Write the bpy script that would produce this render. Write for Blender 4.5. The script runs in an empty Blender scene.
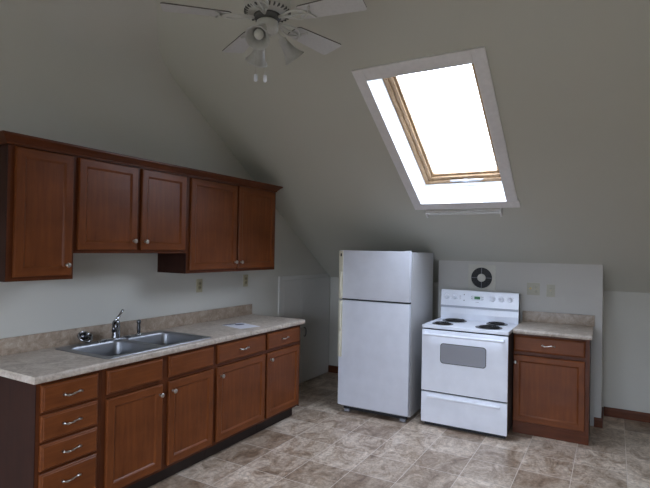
import bpy, bmesh, math, random
from mathutils import Vector, Matrix
random.seed(3)
S = bpy.context.scene
C = S.collection
PI = math.pi

# ------------------------------------------------------------------ materials
def new_mat(name):
    m = bpy.data.materials.new(name); m.use_nodes = True
    nt = m.node_tree; b = nt.nodes['Principled BSDF']
    return m, nt, b

def lnk(nt, a, b): nt.links.new(a, b)

def coords(nt, scale=(1, 1, 1), rot=(0, 0, 0), loc=(0, 0, 0)):
    tc = nt.nodes.new('ShaderNodeTexCoord'); mp = nt.nodes.new('ShaderNodeMapping')
    mp.inputs['Scale'].default_value = scale; mp.inputs['Rotation'].default_value = rot
    mp.inputs['Location'].default_value = loc
    lnk(nt, tc.outputs['Object'], mp.inputs['Vector'])
    return mp.outputs['Vector']

def noise(nt, vec, scale, detail=4, rough=.5, dist=0):
    n = nt.nodes.new('ShaderNodeTexNoise')
    n.inputs['Scale'].default_value = scale; n.inputs['Detail'].default_value = detail
    n.inputs['Roughness'].default_value = rough; n.inputs['Distortion'].default_value = dist
    lnk(nt, vec, n.inputs['Vector'])
    return n.outputs['Fac']

def ramp(nt, fac, stops):
    r = nt.nodes.new('ShaderNodeValToRGB'); e = r.color_ramp.elements
    while len(e) < len(stops): e.new(.5)
    for el, (p, c) in zip(e, stops):
        el.position = p; el.color = (*c, 1)
    lnk(nt, fac, r.inputs['Fac'])
    return r.outputs['Color']

def mixc(nt, fac, a, b, mode='MIX'):
    m = nt.nodes.new('ShaderNodeMix'); m.data_type = 'RGBA'; m.blend_type = mode
    for k, v in ((0, fac), (6, a), (7, b)):
        if hasattr(v, 'links'): lnk(nt, v, m.inputs[k])
        elif k == 0: m.inputs[0].default_value = v
        else: m.inputs[k].default_value = (*v, 1)
    return m.outputs[2]

def bump(nt, b, height, strength, dist=.01):
    n = nt.nodes.new('ShaderNodeBump'); n.inputs['Strength'].default_value = strength
    n.inputs['Distance'].default_value = dist
    lnk(nt, height, n.inputs['Height']); lnk(nt, n.outputs['Normal'], b.inputs['Normal'])

def plain(name, col, rough=.5, metal=0, spec=.5, coat=0, bumps=0, bscale=60):
    m, nt, b = new_mat(name)
    v = coords(nt)
    f = noise(nt, v, bscale, 3)
    c = ramp(nt, f, [(.3, tuple(x*.96 for x in col)), (.7, tuple(min(1, x*1.04) for x in col))])
    lnk(nt, c, b.inputs['Base Color'])
    b.inputs['Roughness'].default_value = rough; b.inputs['Metallic'].default_value = metal
    b.inputs['Specular IOR Level'].default_value = spec
    b.inputs['Coat Weight'].default_value = coat
    if bumps: bump(nt, b, f, bumps, .002)
    return m

def paint(name, col):
    m, nt, b = new_mat(name)
    v = coords(nt)
    big = noise(nt, v, .9, 3, .5)
    fine = noise(nt, v, 90, 3)
    c = ramp(nt, big, [(.3, tuple(x*.965 for x in col)), (.7, col)])
    lnk(nt, c, b.inputs['Base Color'])
    b.inputs['Roughness'].default_value = .75
    b.inputs['Specular IOR Level'].default_value = .25
    wav = noise(nt, v, 2.2, 2)
    b1 = nt.nodes.new('ShaderNodeBump'); b1.inputs['Strength'].default_value = .25; b1.inputs['Distance'].default_value = .03
    lnk(nt, wav, b1.inputs['Height'])
    b2 = nt.nodes.new('ShaderNodeBump'); b2.inputs['Strength'].default_value = .12; b2.inputs['Distance'].default_value = .002
    lnk(nt, fine, b2.inputs['Height']); lnk(nt, b1.outputs['Normal'], b2.inputs['Normal'])
    lnk(nt, b2.outputs['Normal'], b.inputs['Normal'])
    return m

def wood(name, dark, light, horizontal=False, rough=.33):
    m, nt, b = new_mat(name)
    sc = (2.2, 26, 26) if horizontal else (26, 26, 2.2)
    v = coords(nt, sc)
    g = noise(nt, v, 1.6, 8, .62, .4)
    c1 = ramp(nt, g, [(.15, dark), (.5, tuple((x+y)/2 for x, y in zip(dark, light))), (.85, light)])
    v2 = coords(nt)
    bl = noise(nt, v2, 5, 3, .5)
    c2 = ramp(nt, bl, [(.3, (.80, .78, .76)), (.7, (1.1, 1.08, 1.05))])
    c = mixc(nt, 1.0, c1, c2, 'MULTIPLY')
    lnk(nt, c, b.inputs['Base Color'])
    b.inputs['Roughness'].default_value = rough
    b.inputs['Specular IOR Level'].default_value = .2
    b.inputs['Coat Weight'].default_value = .02; b.inputs['Coat Roughness'].default_value = .4
    bump(nt, b, g, .12, .001)
    return m

M = {}
M['wall'] = paint('wall_paint', (.585, .575, .525))
M['ceil'] = paint('ceiling_paint', (.575, .575, .515))
M['chase'] = paint('chase_paint', (.61, .60, .575))
M['doorp'] = paint('access_door_paint', (.66, .65, .62))
M['trimw'] = plain('white_trim_paint', (.80, .79, .80), .5, bscale=30)
M['well'] = plain('skylight_well_paint', (.66, .68, .69), .6)
WD, WL = (.102, .027, .0075), (.210, .063, .017)
M['wv'] = wood('cherry_wood', WD, WL)
M['wh'] = wood('cherry_wood_across', WD, WL, True)
M['ffv'] = wood('dark_frame_wood', (.068, .018, .006), (.140, .040, .013))
M['ffh'] = wood('dark_frame_wood_across', (.068, .018, .006), (.140, .040, .013), True)
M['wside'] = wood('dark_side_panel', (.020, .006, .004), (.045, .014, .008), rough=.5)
M['wbase'] = wood('stained_baseboard_wood', (.07, .022, .010), (.17, .055, .022), True, .4)
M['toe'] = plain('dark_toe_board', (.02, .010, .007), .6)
M['pine'] = wood('skylight_pine', (.22, .135, .07), (.42, .29, .17), False, .4)
M['nickel'] = plain('brushed_nickel', (.50, .48, .45), .28, 1, bscale=200)
M['chrome'] = plain('polished_chrome', (.55, .56, .58), .16, 1)
M['chromed'] = plain('smoky_chrome', (.32, .33, .35), .2, 1)
M['darkmetal'] = plain('dark_chrome', (.16, .16, .17), .25, 1)
M['steel'] = plain('sink_stainless_steel', (.33, .34, .36), .42, 1, bscale=150)
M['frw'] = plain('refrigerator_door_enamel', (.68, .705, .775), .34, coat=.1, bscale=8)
M['appl'] = plain('white_enamel', (.85, .885, .965), .30, coat=.2, bscale=8)
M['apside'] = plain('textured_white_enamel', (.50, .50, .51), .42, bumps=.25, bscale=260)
M['cream'] = plain('aged_cream_plastic', (.66, .63, .50), .4)
M['rside'] = plain('dark_grey_range_side', (.045, .045, .048), .5)
M['black'] = plain('black_rubber', (.012, .012, .014), .6)
M['seal'] = plain('grey_gasket', (.05, .055, .06), .6)
M['coil'] = plain('burner_coil_black', (.015, .014, .014), .45, .3)
M['pan'] = plain('drip_pan_black', (.03, .028, .03), .3, .5)
M['ovenglass'] = plain('grey_oven_window', (.30, .31, .345), .22, coat=.4, bscale=400)
M['band'] = plain('grey_band_enamel', (.42, .45, .52), .35)
M['mark'] = plain('grey_printed_marks', (.30, .31, .34), .5)
M['almond'] = plain('almond_plastic', (.44, .40, .27), .42)
M['almondd'] = plain('almond_socket_shade', (.30, .26, .16), .5)
M['almondl'] = plain('pale_almond_wall_plate', (.47, .455, .37), .42)
M['brass'] = plain('brass', (.55, .42, .18), .3, 1)
M['fanw'] = plain('fan_white_plastic', (.56, .56, .53), .42)
M['fanb'] = plain('fan_blade_white', (.56, .56, .55), .48)
M['fandark'] = plain('fan_shadow_slots', (.10, .10, .095), .6)
M['bedge'] = plain('blade_edge_grey', (.13, .12, .11), .6)
M['paper'] = plain('white_paper', (.80, .81, .88), .6)
M['ink'] = plain('dark_blue_print', (.06, .07, .15), .5)
M['vent'] = plain('vent_plastic', (.64, .63, .57), .45)
M['tube'] = plain('pale_strip_plastic', (.66, .66, .66), .35)

def make_display():
    m, nt, b = new_mat('green_led_digits')
    b.inputs['Base Color'].default_value = (.01, .02, .012, 1)
    b.inputs['Emission Color'].default_value = (.15, .9, .35, 1); b.inputs['Emission Strength'].default_value = .035
    return m
M['led'] = make_display()

def make_frost():
    m, nt, b = new_mat('frosted_shade_glass')
    v = coords(nt); f = noise(nt, v, 40, 3)
    lnk(nt, ramp(nt, f, [(.3, (.50, .50, .48)), (.7, (.58, .58, .56))]), b.inputs['Base Color'])
    b.inputs['Roughness'].default_value = .35
    b.inputs['Transmission Weight'].default_value = .25
    return m
M['frost'] = make_frost()

def make_glass():
    m = bpy.data.materials.new('window_pane_glass'); m.use_nodes = True
    nt = m.node_tree; nt.nodes.clear()
    out = nt.nodes.new('ShaderNodeOutputMaterial')
    t = nt.nodes.new('ShaderNodeBsdfTransparent'); t.inputs['Color'].default_value = (.95, .97, .97, 1)
    g = nt.nodes.new('ShaderNodeBsdfGlossy'); g.inputs['Roughness'].default_value = .02
    mx = nt.nodes.new('ShaderNodeMixShader')
    mx.inputs[0].default_value = .05; lnk(nt, t.outputs[0], mx.inputs[1]); lnk(nt, g.outputs[0], mx.inputs[2])
    lnk(nt, mx.outputs[0], out.inputs[0])
    return m
M['glass'] = make_glass()

def make_laminate(name, a, b_, c_):
    m, nt, b = new_mat(name)
    v = coords(nt)
    n1 = noise(nt, v, 14, 8, .68, 1.2)
    c1 = ramp(nt, n1, [(.32, a), (.5, b_), (.68, c_)])
    n2 = noise(nt, v, 90, 4, .6)
    c2 = ramp(nt, n2, [(.3, (.86, .86, .86)), (.7, (1.1, 1.1, 1.1))])
    lnk(nt, mixc(nt, 1, c1, c2, 'MULTIPLY'), b.inputs['Base Color'])
    b.inputs['Roughness'].default_value = .35
    b.inputs['Specular IOR Level'].default_value = .5
    return m
M['lam'] = make_laminate('beige_stone_laminate', (.34, .28, .225), (.50, .43, .365), (.62, .56, .49))
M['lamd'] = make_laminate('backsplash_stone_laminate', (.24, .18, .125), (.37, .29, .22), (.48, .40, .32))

def make_floor():
    m, nt, b = new_mat('stone_look_vinyl_tile')
    P = .3436
    v = coords(nt, loc=(-.18, .033, 0))
    def brick(mort, smooth, c1, c2, mc):
        t = nt.nodes.new('ShaderNodeTexBrick'); t.offset = 0; t.squash = 1
        t.inputs['Scale'].default_value = 1
        t.inputs['Brick Width'].default_value = P; t.inputs['Row Height'].default_value = P
        t.inputs['Mortar Size'].default_value = mort; t.inputs['Mortar Smooth'].default_value = smooth
        t.inputs['Bias'].default_value = 0
        for k, c in (('Color1', c1), ('Color2', c2), ('Mortar', mc)): t.inputs[k].default_value = (*c, 1)
        lnk(nt, v, t.inputs['Vector']); return t
    t = brick(.0028, .4, (.62, .55, .49), (1.2, 1.2, 1.2), (1, 1, 1))
    v0 = coords(nt)
    n1 = noise(nt, coords(nt, (1, .6, 1), (0, 0, .6)), 7.5, 10, .74, .9)
    c1 = ramp(nt, n1, [(.30, (.17, .115, .078)), (.42, (.36, .275, .205)), (.54, (.57, .48, .395)), (.68, (.76, .68, .585))])
    n2 = noise(nt, v0, 38, 5, .7, .6)
    c2 = ramp(nt, n2, [(.3, (.66, .65, .63)), (.7, (1.28, 1.27, 1.25))])
    base = mixc(nt, 1, c1, c2, 'MULTIPLY')
    base = mixc(nt, 1, base, t.outputs['Color'], 'MULTIPLY')
    col = mixc(nt, t.outputs['Fac'], base, (.70, .62, .54))
    lnk(nt, col, b.inputs['Base Color'])
    b.inputs['Roughness'].default_value = .34
    b.inputs['Specular IOR Level'].default_value = .55
    bump(nt, b, n1, .15, .004)
    return m
M['floor'] = make_floor()

# ------------------------------------------------------------------ helpers
def finish(bm, name, mat, parent=None, loc=None, rot=None, smooth=False, mats=None):
    bmesh.ops.recalc_face_normals(bm, faces=bm.faces)
    me = bpy.data.meshes.new(name); bm.to_mesh(me); bm.free()
    for mm in (mats or [mat]): me.materials.append(mm)
    if smooth:
        for p in me.polygons: p.use_smooth = True
        if smooth != 'all':
            me.set_sharp_from_angle(angle=math.radians(smooth if smooth is not True else 35))
    o = bpy.data.objects.new(name, me); C.objects.link(o)
    if parent: o.parent = parent
    if loc: o.location = loc
    if rot: o.rotation_euler = rot
    return o

def box(bm, x0, x1, y0, y1, z0, z1, bev=0, mi=0):
    b2 = bmesh.new()
    bmesh.ops.create_cube(b2, size=1)
    for v in b2.verts:
        v.co = Vector(((x0+x1)/2 + v.co.x*(x1-x0), (y0+y1)/2 + v.co.y*(y1-y0), (z0+z1)/2 + v.co.z*(z1-z0)))
    if bev: bmesh.ops.bevel(b2, geom=b2.edges[:], offset=bev, segments=2, profile=.7, affect='EDGES')
    for f in b2.faces: f.material_index = mi
    merge(bm, b2)

def merge(bm, b2, mat=None):
    if mat is not None: bmesh.ops.transform(b2, matrix=mat, verts=b2.verts)
    me = bpy.data.meshes.new('t'); b2.to_mesh(me); b2.free()
    bm.from_mesh(me); bpy.data.meshes.remove(me)

def bbox(name, mat, parent, x0, x1, y0, y1, z0, z1, bev=0):
    bm = bmesh.new(); box(bm, x0, x1, y0, y1, z0, z1, bev)
    return finish(bm, name, mat, parent, smooth=30 if bev else False)

def lathe(bm, prof, seg=24, mat=None, mi=0, cap0=False, cap1=False):
    """prof: list of (r, z) turned about local z, then placed by mat"""
    b2 = bmesh.new(); rings = []
    for r, z in prof:
        rings.append([b2.verts.new((r*math.cos(2*PI*k/seg), r*math.sin(2*PI*k/seg), z)) for k in range(seg)] if r > 1e-6 else [b2.verts.new((0, 0, z))])
    for a, b in zip(rings, rings[1:]):
        for k in range(seg):
            k2 = (k+1) % seg
            if len(a) == 1 and len(b) == 1: continue
            if len(a) == 1: b2.faces.new((a[0], b[k], b[k2]))
            elif len(b) == 1: b2.faces.new((a[k], a[k2], b[0]))
            else: b2.faces.new((a[k], a[k2], b[k2], b[k]))
    if cap0 and len(rings[0]) > 1: b2.faces.new(rings[0])
    if cap1 and len(rings[-1]) > 1: b2.faces.new(rings[-1])
    for f in b2.faces: f.material_index = mi
    merge(bm, b2, mat)

def tube(bm, pts, rad, seg=8, closed=False, flat=None):
    """round bar along pts; rad a number or list"""
    pts = [Vector(p) for p in pts]; n = len(pts)
    rads = rad if isinstance(rad, (list, tuple)) else [rad]*n
    b2 = bmesh.new(); rings = []; up = None
    for i, p in enumerate(pts):
        if closed: t = pts[(i+1) % n] - pts[i-1]
        else: t = pts[min(i+1, n-1)] - pts[max(i-1, 0)]
        t.normalize()
        if up is None:
            up = t.orthogonal().normalized()
        up = (up - t*up.dot(t)).normalized()
        s = t.cross(up)
        rings.append([b2.verts.new(p + (up*math.cos(2*PI*k/seg) + s*math.sin(2*PI*k/seg))*rads[i]) for k in range(seg)])
    pairs = list(zip(rings, rings[1:])) + ([(rings[-1], rings[0])] if closed else [])
    for a, b in pairs:
        for k in range(seg):
            k2 = (k+1) % seg; b2.faces.new((a[k], a[k2], b[k2], b[k]))
    if not closed: b2.faces.new(rings[0]); b2.faces.new(rings[-1])
    merge(bm, b2)

def along(d, loc=(0, 0, 0)):
    return Matrix.Translation(loc) @ Vector((0, 0, 1)).rotation_difference(Vector(d)).to_matrix().to_4x4()

def thing(name, label, cat, loc=(0, 0, 0), rz=0, group=None):
    o = bpy.data.objects.new(name, None); C.objects.link(o)
    o.empty_display_size = .1
    o.location = loc; o.rotation_euler = (0, 0, rz)
    o['label'] = label; o['category'] = cat
    if group: o['group'] = group
    return o

def tag(o, label, cat, group=None):
    o['label'] = label; o['category'] = cat
    if group: o['group'] = group
    return o

def struct(o):
    o['kind'] = 'structure'; return o

# ------------------------------------------------------------------ room geometry
YK, ZK, TS = 3.7699, 1.2217, .6465
RY = -.6; RZ = ZK + TS*(YK - RY)          # ridge
YB = -3.6; ZB = RZ - TS*(RY - YB)
XR = 6.0
def y_front(z): return YK - (z - ZK)/TS
def y_rear(z): return RY - (RZ - z)/TS
TH = math.atan(TS)
NRM = Vector((0, math.sin(TH), math.cos(TH)))      # outward normal of the kitchen slope
UP = Vector((0, -math.cos(TH), math.sin(TH)))
O0 = Vector((0, YK, ZK))
def sp(x, s, h=0): return O0 + Vector((x, 0, 0)) + UP*s + NRM*h

# floor
bm = bmesh.new(); box(bm, -.1, XR+.1, YB-.1, YK+.1, -.1, 0)
struct(finish(bm, 'floor', M['floor']))

# left gable wall, with its rounded clipped top
bm = bmesh.new()
prof = [(0, 2.90), (.001, 2.93), (.004, 2.966), (.013, 3.01), (.034, 3.06), (.075, 3.11), (.136, 3.158), (.20, 3.20)]
x_e = prof[-1][0] + (RZ - prof[-1][1])/TS
A = [bm.verts.new(p) for p in ((0, YB, 0), (0, YK, 0), (0, YK, ZK), (0, y_front(2.8), 2.8), (0, y_rear(2.8), 2.8), (0, YB, ZB))]
bm.faces.new(A)
ring = [[A[4], A[3]]]
for x, z in prof:
    ring.append([bm.verts.new((x, y_rear(z), z)), bm.verts.new((x, y_front(z), z))])
for a, b in zip(ring, ring[1:]): bm.faces.new((a[0], a[1], b[1], b[0]))
tip = bm.verts.new((x_e, RY, RZ)); bm.faces.new((ring[-1][0], ring[-1][1], tip))
struct(finish(bm, 'wall_left', M['wall'], smooth='all'))
# ceiling: the two slopes; the kitchen slope is open for the skylight
WX0, WX1, WS0, WS1 = 1.64, 2.385, 1.478, 2.896       # skylight opening
bm = bmesh.new()
LR = math.hypot(YK-RY, RZ-ZK)
edge = [(0, 0)] + [(x, math.hypot(YK-y_front(z), z-ZK)) for x, z in prof] + [(x_e, LR)]
V = lambda x, s: bm.verts.new(sp(x, s))
pts = {}
def vv(x, s):
    k = (round(x, 4), round(s, 4))
    if k not in pts: pts[k] = V(x, s)
    return pts[k]
h = [(WX0, WS0), (WX1, WS0), (WX1, WS1), (WX0, WS1)]
bm.faces.new([vv(0, 0), vv(WX0, 0), vv(*h[0]), vv(*h[3]), vv(WX0, LR), vv(x_e, LR)] + [vv(*e) for e in reversed(edge[1:-1])])
bm.faces.new([vv(WX0, 0), vv(WX1, 0), vv(*h[1]), vv(*h[0])])
bm.faces.new([vv(*h[3]), vv(*h[2]), vv(WX1, LR), vv(WX0, LR)])
bm.faces.new([vv(WX1, 0), vv(XR, 0), vv(XR, LR), vv(WX1, LR), vv(*h[2]), vv(*h[1])])
# rear slope
rear = [bm.verts.new((0, YB, ZB))] + [bm.verts.new((x, y_rear(z), z)) for x, z in prof] + [bm.verts.new((x_e, RY, RZ)), bm.verts.new((XR, RY, RZ)), bm.verts.new((XR, YB, ZB))]
bm.faces.new(rear)
struct(finish(bm, 'ceiling', M['ceil']))
# knee wall behind
bm = bmesh.new(); box(bm, 0, XR, YK, YK+.1, 0, ZK)
struct(finish(bm, 'wall_back', M['wall']))
# boxed-out wall behind range and cabinet
YC, XC0, XC1 = 3.363, 1.555, 3.088
zc = ZK + TS*(YK-YC)
bm = bmesh.new()
a = [bm.verts.new((XC0, y, z)) for y, z in ((YC, 0), (YK, 0), (YK, ZK), (YC, zc))]
b = [bm.verts.new((XC1, y, z)) for y, z in ((YC, 0), (YK, 0), (YK, ZK), (YC, zc))]
bm.faces.new(a); bm.faces.new(b)
for k in range(4): bm.faces.new((a[k], a[(k+1) % 4], b[(k+1) % 4], b[k]))
struct(finish(bm, 'wall_chase', M['chase']))
# right gable wall (with window) and rear wall (with window)
def wall_with_hole(name, axis, c0, c1, a0, a1, top, hole):
    """axis 'x': wall at x in c0..c1 spanning y; axis 'y': wall at y in c0..c1 spanning x. top(a)=height"""
    bm = bmesh.new(); h0, h1, z0, z1 = hole
    def P(c, a, z): return (c, a, z) if axis == 'x' else (a, c, z)
    cols = [a0, h0, h1, a1]
    if axis == 'x': cols = sorted(set(cols + [RY]))
    for l, r in zip(cols, cols[1:]):
        inside = l >= h0 - 1e-6 and r <= h1 + 1e-6
        spans = [(0, 0, z0, z0), (z1, z1, top(l), top(r))] if inside else [(0, 0, top(l), top(r))]
        for zl0, zr0, zl1, zr1 in spans:
            f = [bm.verts.new(P(c0, *q)) for q in ((l, zl0), (r, zr0), (r, zr1), (l, zl1))]
            g = [bm.verts.new(P(c1, *q)) for q in ((l, zl0), (r, zr0), (r, zr1), (l, zl1))]
            bm.faces.new(f); bm.faces.new(g)
            for k in range(4): bm.faces.new((f[k], f[(k+1) % 4], g[(k+1) % 4], g[k]))
    return struct(finish(bm, name, M['wall']))
gtop = lambda y: ZK + TS*(YK-y) if y >= RY else RZ - TS*(RY-y)
RW = (.9, 3.7, .75, 2.0)       # rear window x0 x1 z0 z1
wall_with_hole('wall_rear', 'y', YB-.12, YB, 0, XR, lambda x: ZB, RW)
wall_with_hole('wall_right', 'x', XR, XR+.12, YB, YK, gtop, (0, .5, 1, 1))

def sash_window(name, axis, c, a0, a1, z0, z1, inward):
    root = bpy.data.objects.new(name, None); C.objects.link(root)
    root.location = (c, a0, z0) if axis == 'x' else (a0, c, z0)
    struct(root)
    W, H = a1-a0, z1-z0
    def bx(bm, u0, u1, d0, d1, w0, w1):
        if axis == 'x': box(bm, d0, d1, u0, u1, w0, w1)
        else: box(bm, u0, u1, d0, d1, w0, w1)
    s = inward
    bm = bmesh.new()
    D = sorted((-s*.10, s*.015))
    for q in ((-.08, 0, -.08, H+.08), (W, W+.08, -.08, H+.08), (0, W, H, H+.08), (0, W, -.08, 0)):
        bx(bm, q[0], q[1], min(0, s*.02), max(0, s*.02), q[2], q[3])
    for u in (W/2,): bx(bm, u-.03, u+.03, *sorted((-s*.02, -s*.08)), 0, H)
    for q in ((0, .035, 0, H), (W-.035, W, 0, H), (.035, W-.035, H-.035, H), (.035, W-.035, 0, .035)):
        bx(bm, q[0], q[1], *sorted((-s*.02, -s*.08)), q[2], q[3])
    bx(bm, .035, W-.035, *sorted((-s*.03, -s*.07)), H/2-.02, H/2+.02)
    finish(bm, 'window_frame', M['trimw'], root)
    bm = bmesh.new()
    bx(bm, .03, W-.03, *sorted((-s*.048, -s*.052)), .03, H-.03)
    finish(bm, 'window_pane', M['glass'], root)
sash_window('window_2', 'y', YB, *RW, 1)

# baseboards
def base_profile(bm, x0, x1, y, z1=.088):
    # along x, against plane y (facing -y)
    b2 = bmesh.new()
    pr = [(0, 0), (-.014, 0), (-.014, z1-.02), (-.009, z1-.006), (-.004, z1), (0, z1)]
    a = [b2.verts.new((x0, y+p[0], p[1])) for p in pr]; b = [b2.verts.new((x1, y+p[0], p[1])) for p in pr]
    b2.faces.new(a); b2.faces.new(b)
    for k in range(len(pr)): b2.faces.new((a[k], a[(k+1) % 6], b[(k+1) % 6], b[k]))
    merge(bm, b2)
bm = bmesh.new(); base_profile(bm, 0.001, XC0-.002, YK-.001); struct(finish(bm, 'baseboard_back', M['wbase']))
bm = bmesh.new(); base_profile(bm, XC1+.015, XR-.002, YK-.001); struct(finish(bm, 'baseboard_right', M['wbase']))
bm = bmesh.new(); base_profile(bm, 3.03, XC1+.014, YC-.001, .085)
box(bm, XC1, XC1+.014, YC, YK-.02, 0, .085); struct(finish(bm, 'baseboard_chase', M['wbase']))

# skylight: window_1 with well, frame, sash, glass and handle, all in slope coordinates
sky = bpy.data.objects.new('window_1', None); C.objects.link(sky); struct(sky)
sky.matrix_world = Matrix.Translation(sp(0, 0)) @ Matrix(((1, 0, 0), (0, UP.y, NRM.y), (0, UP.z, NRM.z))).to_4x4()
# local axes: x, s (up slope), h (outward)
HW = .30
def sframe(bm, x0, x1, s0, s1, w, h0, h1, bev=0, ws=None):
    ws = ws or w
    box(bm, x0, x0+w, s0, s1, h0, h1, bev); box(bm, x1-w, x1, s0, s1, h0, h1, bev)
    box(bm, x0+w, x1-w, s0, s0+ws, h0, h1, bev); box(bm, x0+w, x1-w, s1-ws, s1, h0, h1, bev)
bm = bmesh.new(); sframe(bm, WX0-.02, WX1+.02, WS0-.02, WS1+.02, .02, 0.0, HW)
finish(bm, 'window_well', M['well'], sky)
bm = bmesh.new(); sframe(bm, WX0, WX1, WS0, WS1, .035, .215, .30, .004)
finish(bm, 'window_frame', M['pine'], sky)
bm = bmesh.new(); sframe(bm, WX0+.037, WX1-.037, WS0+.037, WS1-.037, .032, .232, .285, .004)
sframe(bm, WX0+.070, WX1-.070, WS0+.070, WS1-.070, .022, .252, .285, .004)
finish(bm, 'window_sash', M['pine'], sky)
bm = bmesh.new(); sframe(bm, WX0+.0355, WX1-.0355, WS0+.0355, WS1-.0355, .006, .236, .295)
finish(bm, 'window_gasket', M['darkmetal'], sky)
bbox('window_pane', M['glass'], sky, WX0+.08, WX1-.08, WS0+.08, WS1-.08, .268, .273)
bm = bmesh.new()
xm = (WX0+WX1)/2
tube(bm, [(xm-.13, WS0+.04, .212), (xm-.10, WS0+.045, .200), (xm-.03, WS0+.048, .196), (xm+.06, WS0+.048, .196), (xm+.13, WS0+.045, .200), (xm+.16, WS0+.04, .212)], [.008, .011, .012, .012, .011, .008], 10)
box(bm, xm-.005, xm+.035, WS0+.034, WS0+.070, .18, .196, .004)
finish(bm, 'window_handle', M['steel'], sky, smooth=40)
# casing boards around the opening
tr = bpy.data.objects.new('trim_1', None); C.objects.link(tr); struct(tr); tr.matrix_world = sky.matrix_world
CX0, CX1, CS0, CS1 = 1.558, 2.474, 1.39, 3.0
for nm, q in (('casing_board', (CX0, WX0, WS0, CS1)), ('casing_board', (WX1, CX1, WS0, CS1)), ('casing_board', (WX0, WX1, WS1, CS1)), ('casing_board', (CX0, CX1+.012, CS0, WS0))):
    bbox(nm, M['trimw'], tr, q[0]+.0006, q[1]-.0006, q[2]+.0006, q[3]-.0006, -.016, -.0005, .002)

# access doors in the knee space of the left wall
tr2 = bpy.data.objects.new('trim_2', None); C.objects.link(tr2); struct(tr2); tr2.location = (0, 2.61, 0)
bbox('casing_board', M['doorp'], tr2, .0005, .018, 0, .058, 0.0, 1.272, .003)
bbox('casing_board', M['doorp'], tr2, .0005, .018, .0585, 1.085, 1.228, 1.272, .003)
for nm, y0, y1 in (('door_1', 2.671, 3.082), ('door_2', 3.086, 3.735)):
    d = bpy.data.objects.new(nm, None); C.objects.link(d); struct(d); d.location = (0, y0, 0)
    bm = bmesh.new(); W = y1-y0
    box(bm, .001, .014, 0, W, .012, 1.224, .002)
    for q in ((.03, .036, .05, 1.18), (W-.036, W-.03, .05, 1.18)): pass
    finish(bm, 'door_panel', M['doorp'], d)
    if nm == 'door_1':
        bm = bmesh.new()
        for q in ((.035, .04, .12, 1.18), (W-.04, W-.035, .12, 1.18), (.035, W-.035, 1.175, 1.18), (.035, W-.035, .12, .125)):
            box(bm, .0138, .0165, q[0], q[1], q[2], q[3])
        finish(bm, 'door_moulding', M['doorp'], d)
    else:
        bm = bmesh.new()
        tube(bm, [(.014, .045, .555), (.032, .045, .552), (.045, .045, .575), (.046, .045, .605), (.045, .045, .635), (.032, .045, .655), (.014, .045, .652)], .0055, 8)
        finish(bm, 'door_handle', M['black'], d, smooth=40)

# strip fixture just under the skylight
o = bpy.data.objects.new('strip_fixture', None); C.objects.link(o); o.matrix_world = sky.matrix_world
tag(o, 'long thin pale strip fixture mounted on the slope just below the skylight', 'light fixture')
bm = bmesh.new(); box(bm, 1.66, 2.325, 1.312, 1.366, -.022, -.0006, .006)
finish(bm, 'fixture_body', M['trimw'], o, smooth=30)
bm = bmesh.new(); tube(bm, [(1.672, 1.345, -.032), (2.312, 1.345, -.032)], .0125, 12)
finish(bm, 'diffuser_tube', M['tube'], o, smooth=40)
for q in ((1.655, 1.669), (2.316, 2.33)):
    bbox('end_cap', M['trimw'], o, q[0], q[1], 1.305, 1.372, -.048, -.0006, .003)

# ------------------------------------------------------------------ cabinet parts
def door_bm(w, h, rail=.047, t=.02, rec=.010):
    """panel door in x 0..w, z 0..h, front at y=-t, back at y=0; rails use slot 1"""
    bm = bmesh.new()
    def ringv(i, y): return [bm.verts.new(p) for p in ((i, y, i), (w-i, y, i), (w-i, y, h-i), (i, y, h-i))]
    rs = [ringv(0, 0), ringv(0, -t+.006), ringv(.002, -t+.002), ringv(.006, -t), ringv(rail, -t), ringv(rail+.006, -t+.004), ringv(rail+.013, -t+rec)]
    bm.faces.new(rs[0])
    for a, b in zip(rs, rs[1:]):
        for k in range(4):
            f = bm.faces.new((a[k], a[(k+1) % 4], b[(k+1) % 4], b[k]))
            if k in (0, 2): f.material_index = 1
    bm.faces.new(rs[-1])
    return bm
def front_bm(w, h, t=.02):
    bm = bmesh.new()
    def ringv(i, y): return [bm.verts.new(p) for p in ((i, y, i), (w-i, y, i), (w-i, y, h-i), (i, y, h-i))]
    rs = [ringv(0, 0), ringv(0, -t+.009), ringv(.004, -t+.005), ringv(.010, -t+.003), ringv(.013, -t)]
    bm.faces.new(rs[0])
    for a, b in zip(rs, rs[1:]):
        for k in range(4): bm.faces.new((a[k], a[(k+1) % 4], b[(k+1) % 4], b[k]))
    bm.faces.new(rs[-1])
    return bm
def knob(parent, x, z, y=-.02):
    bm = bmesh.new()
    lathe(bm, [(.0085, 0), (.0075, .003), (.005, .008), (.006, .013), (.0125, .018), (.0155, .023), (.0145, .028), (.008, .031), (0, .032)], 20, Matrix.Translation((x, y, z)) @ Matrix.Rotation(PI/2, 4, 'X'), cap0=True)
    return finish(bm, 'knob', M['nickel'], parent, smooth='all')
def pull(parent, x, z, y=-.02, L=.10):
    bm = bmesh.new(); n = 15; pts = []; rr = []
    for i in range(n):
        u = i/(n-1)*2-1
        pts.append((x+u*L/2, y-.024+.010*abs(u)**3, z + .004*math.sin(u*PI)))
        rr.append(.0036+.003*math.exp(-((abs(u)-.62)/.16)**2)+.0016*math.exp(-(u/.12)**2))
    tube(bm, pts, rr, 8)
    for s in (-1, 1):
        tube(bm, [(x+s*L/2*.93, y, z+s*.0), (x+s*L/2*.95, y-.010, z), (x+s*L/2, y-.017, z+.0)], [.0075, .0045, .0065], 8)
    return finish(bm, 'pull_handle', M['nickel'], parent, smooth='all')
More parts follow.
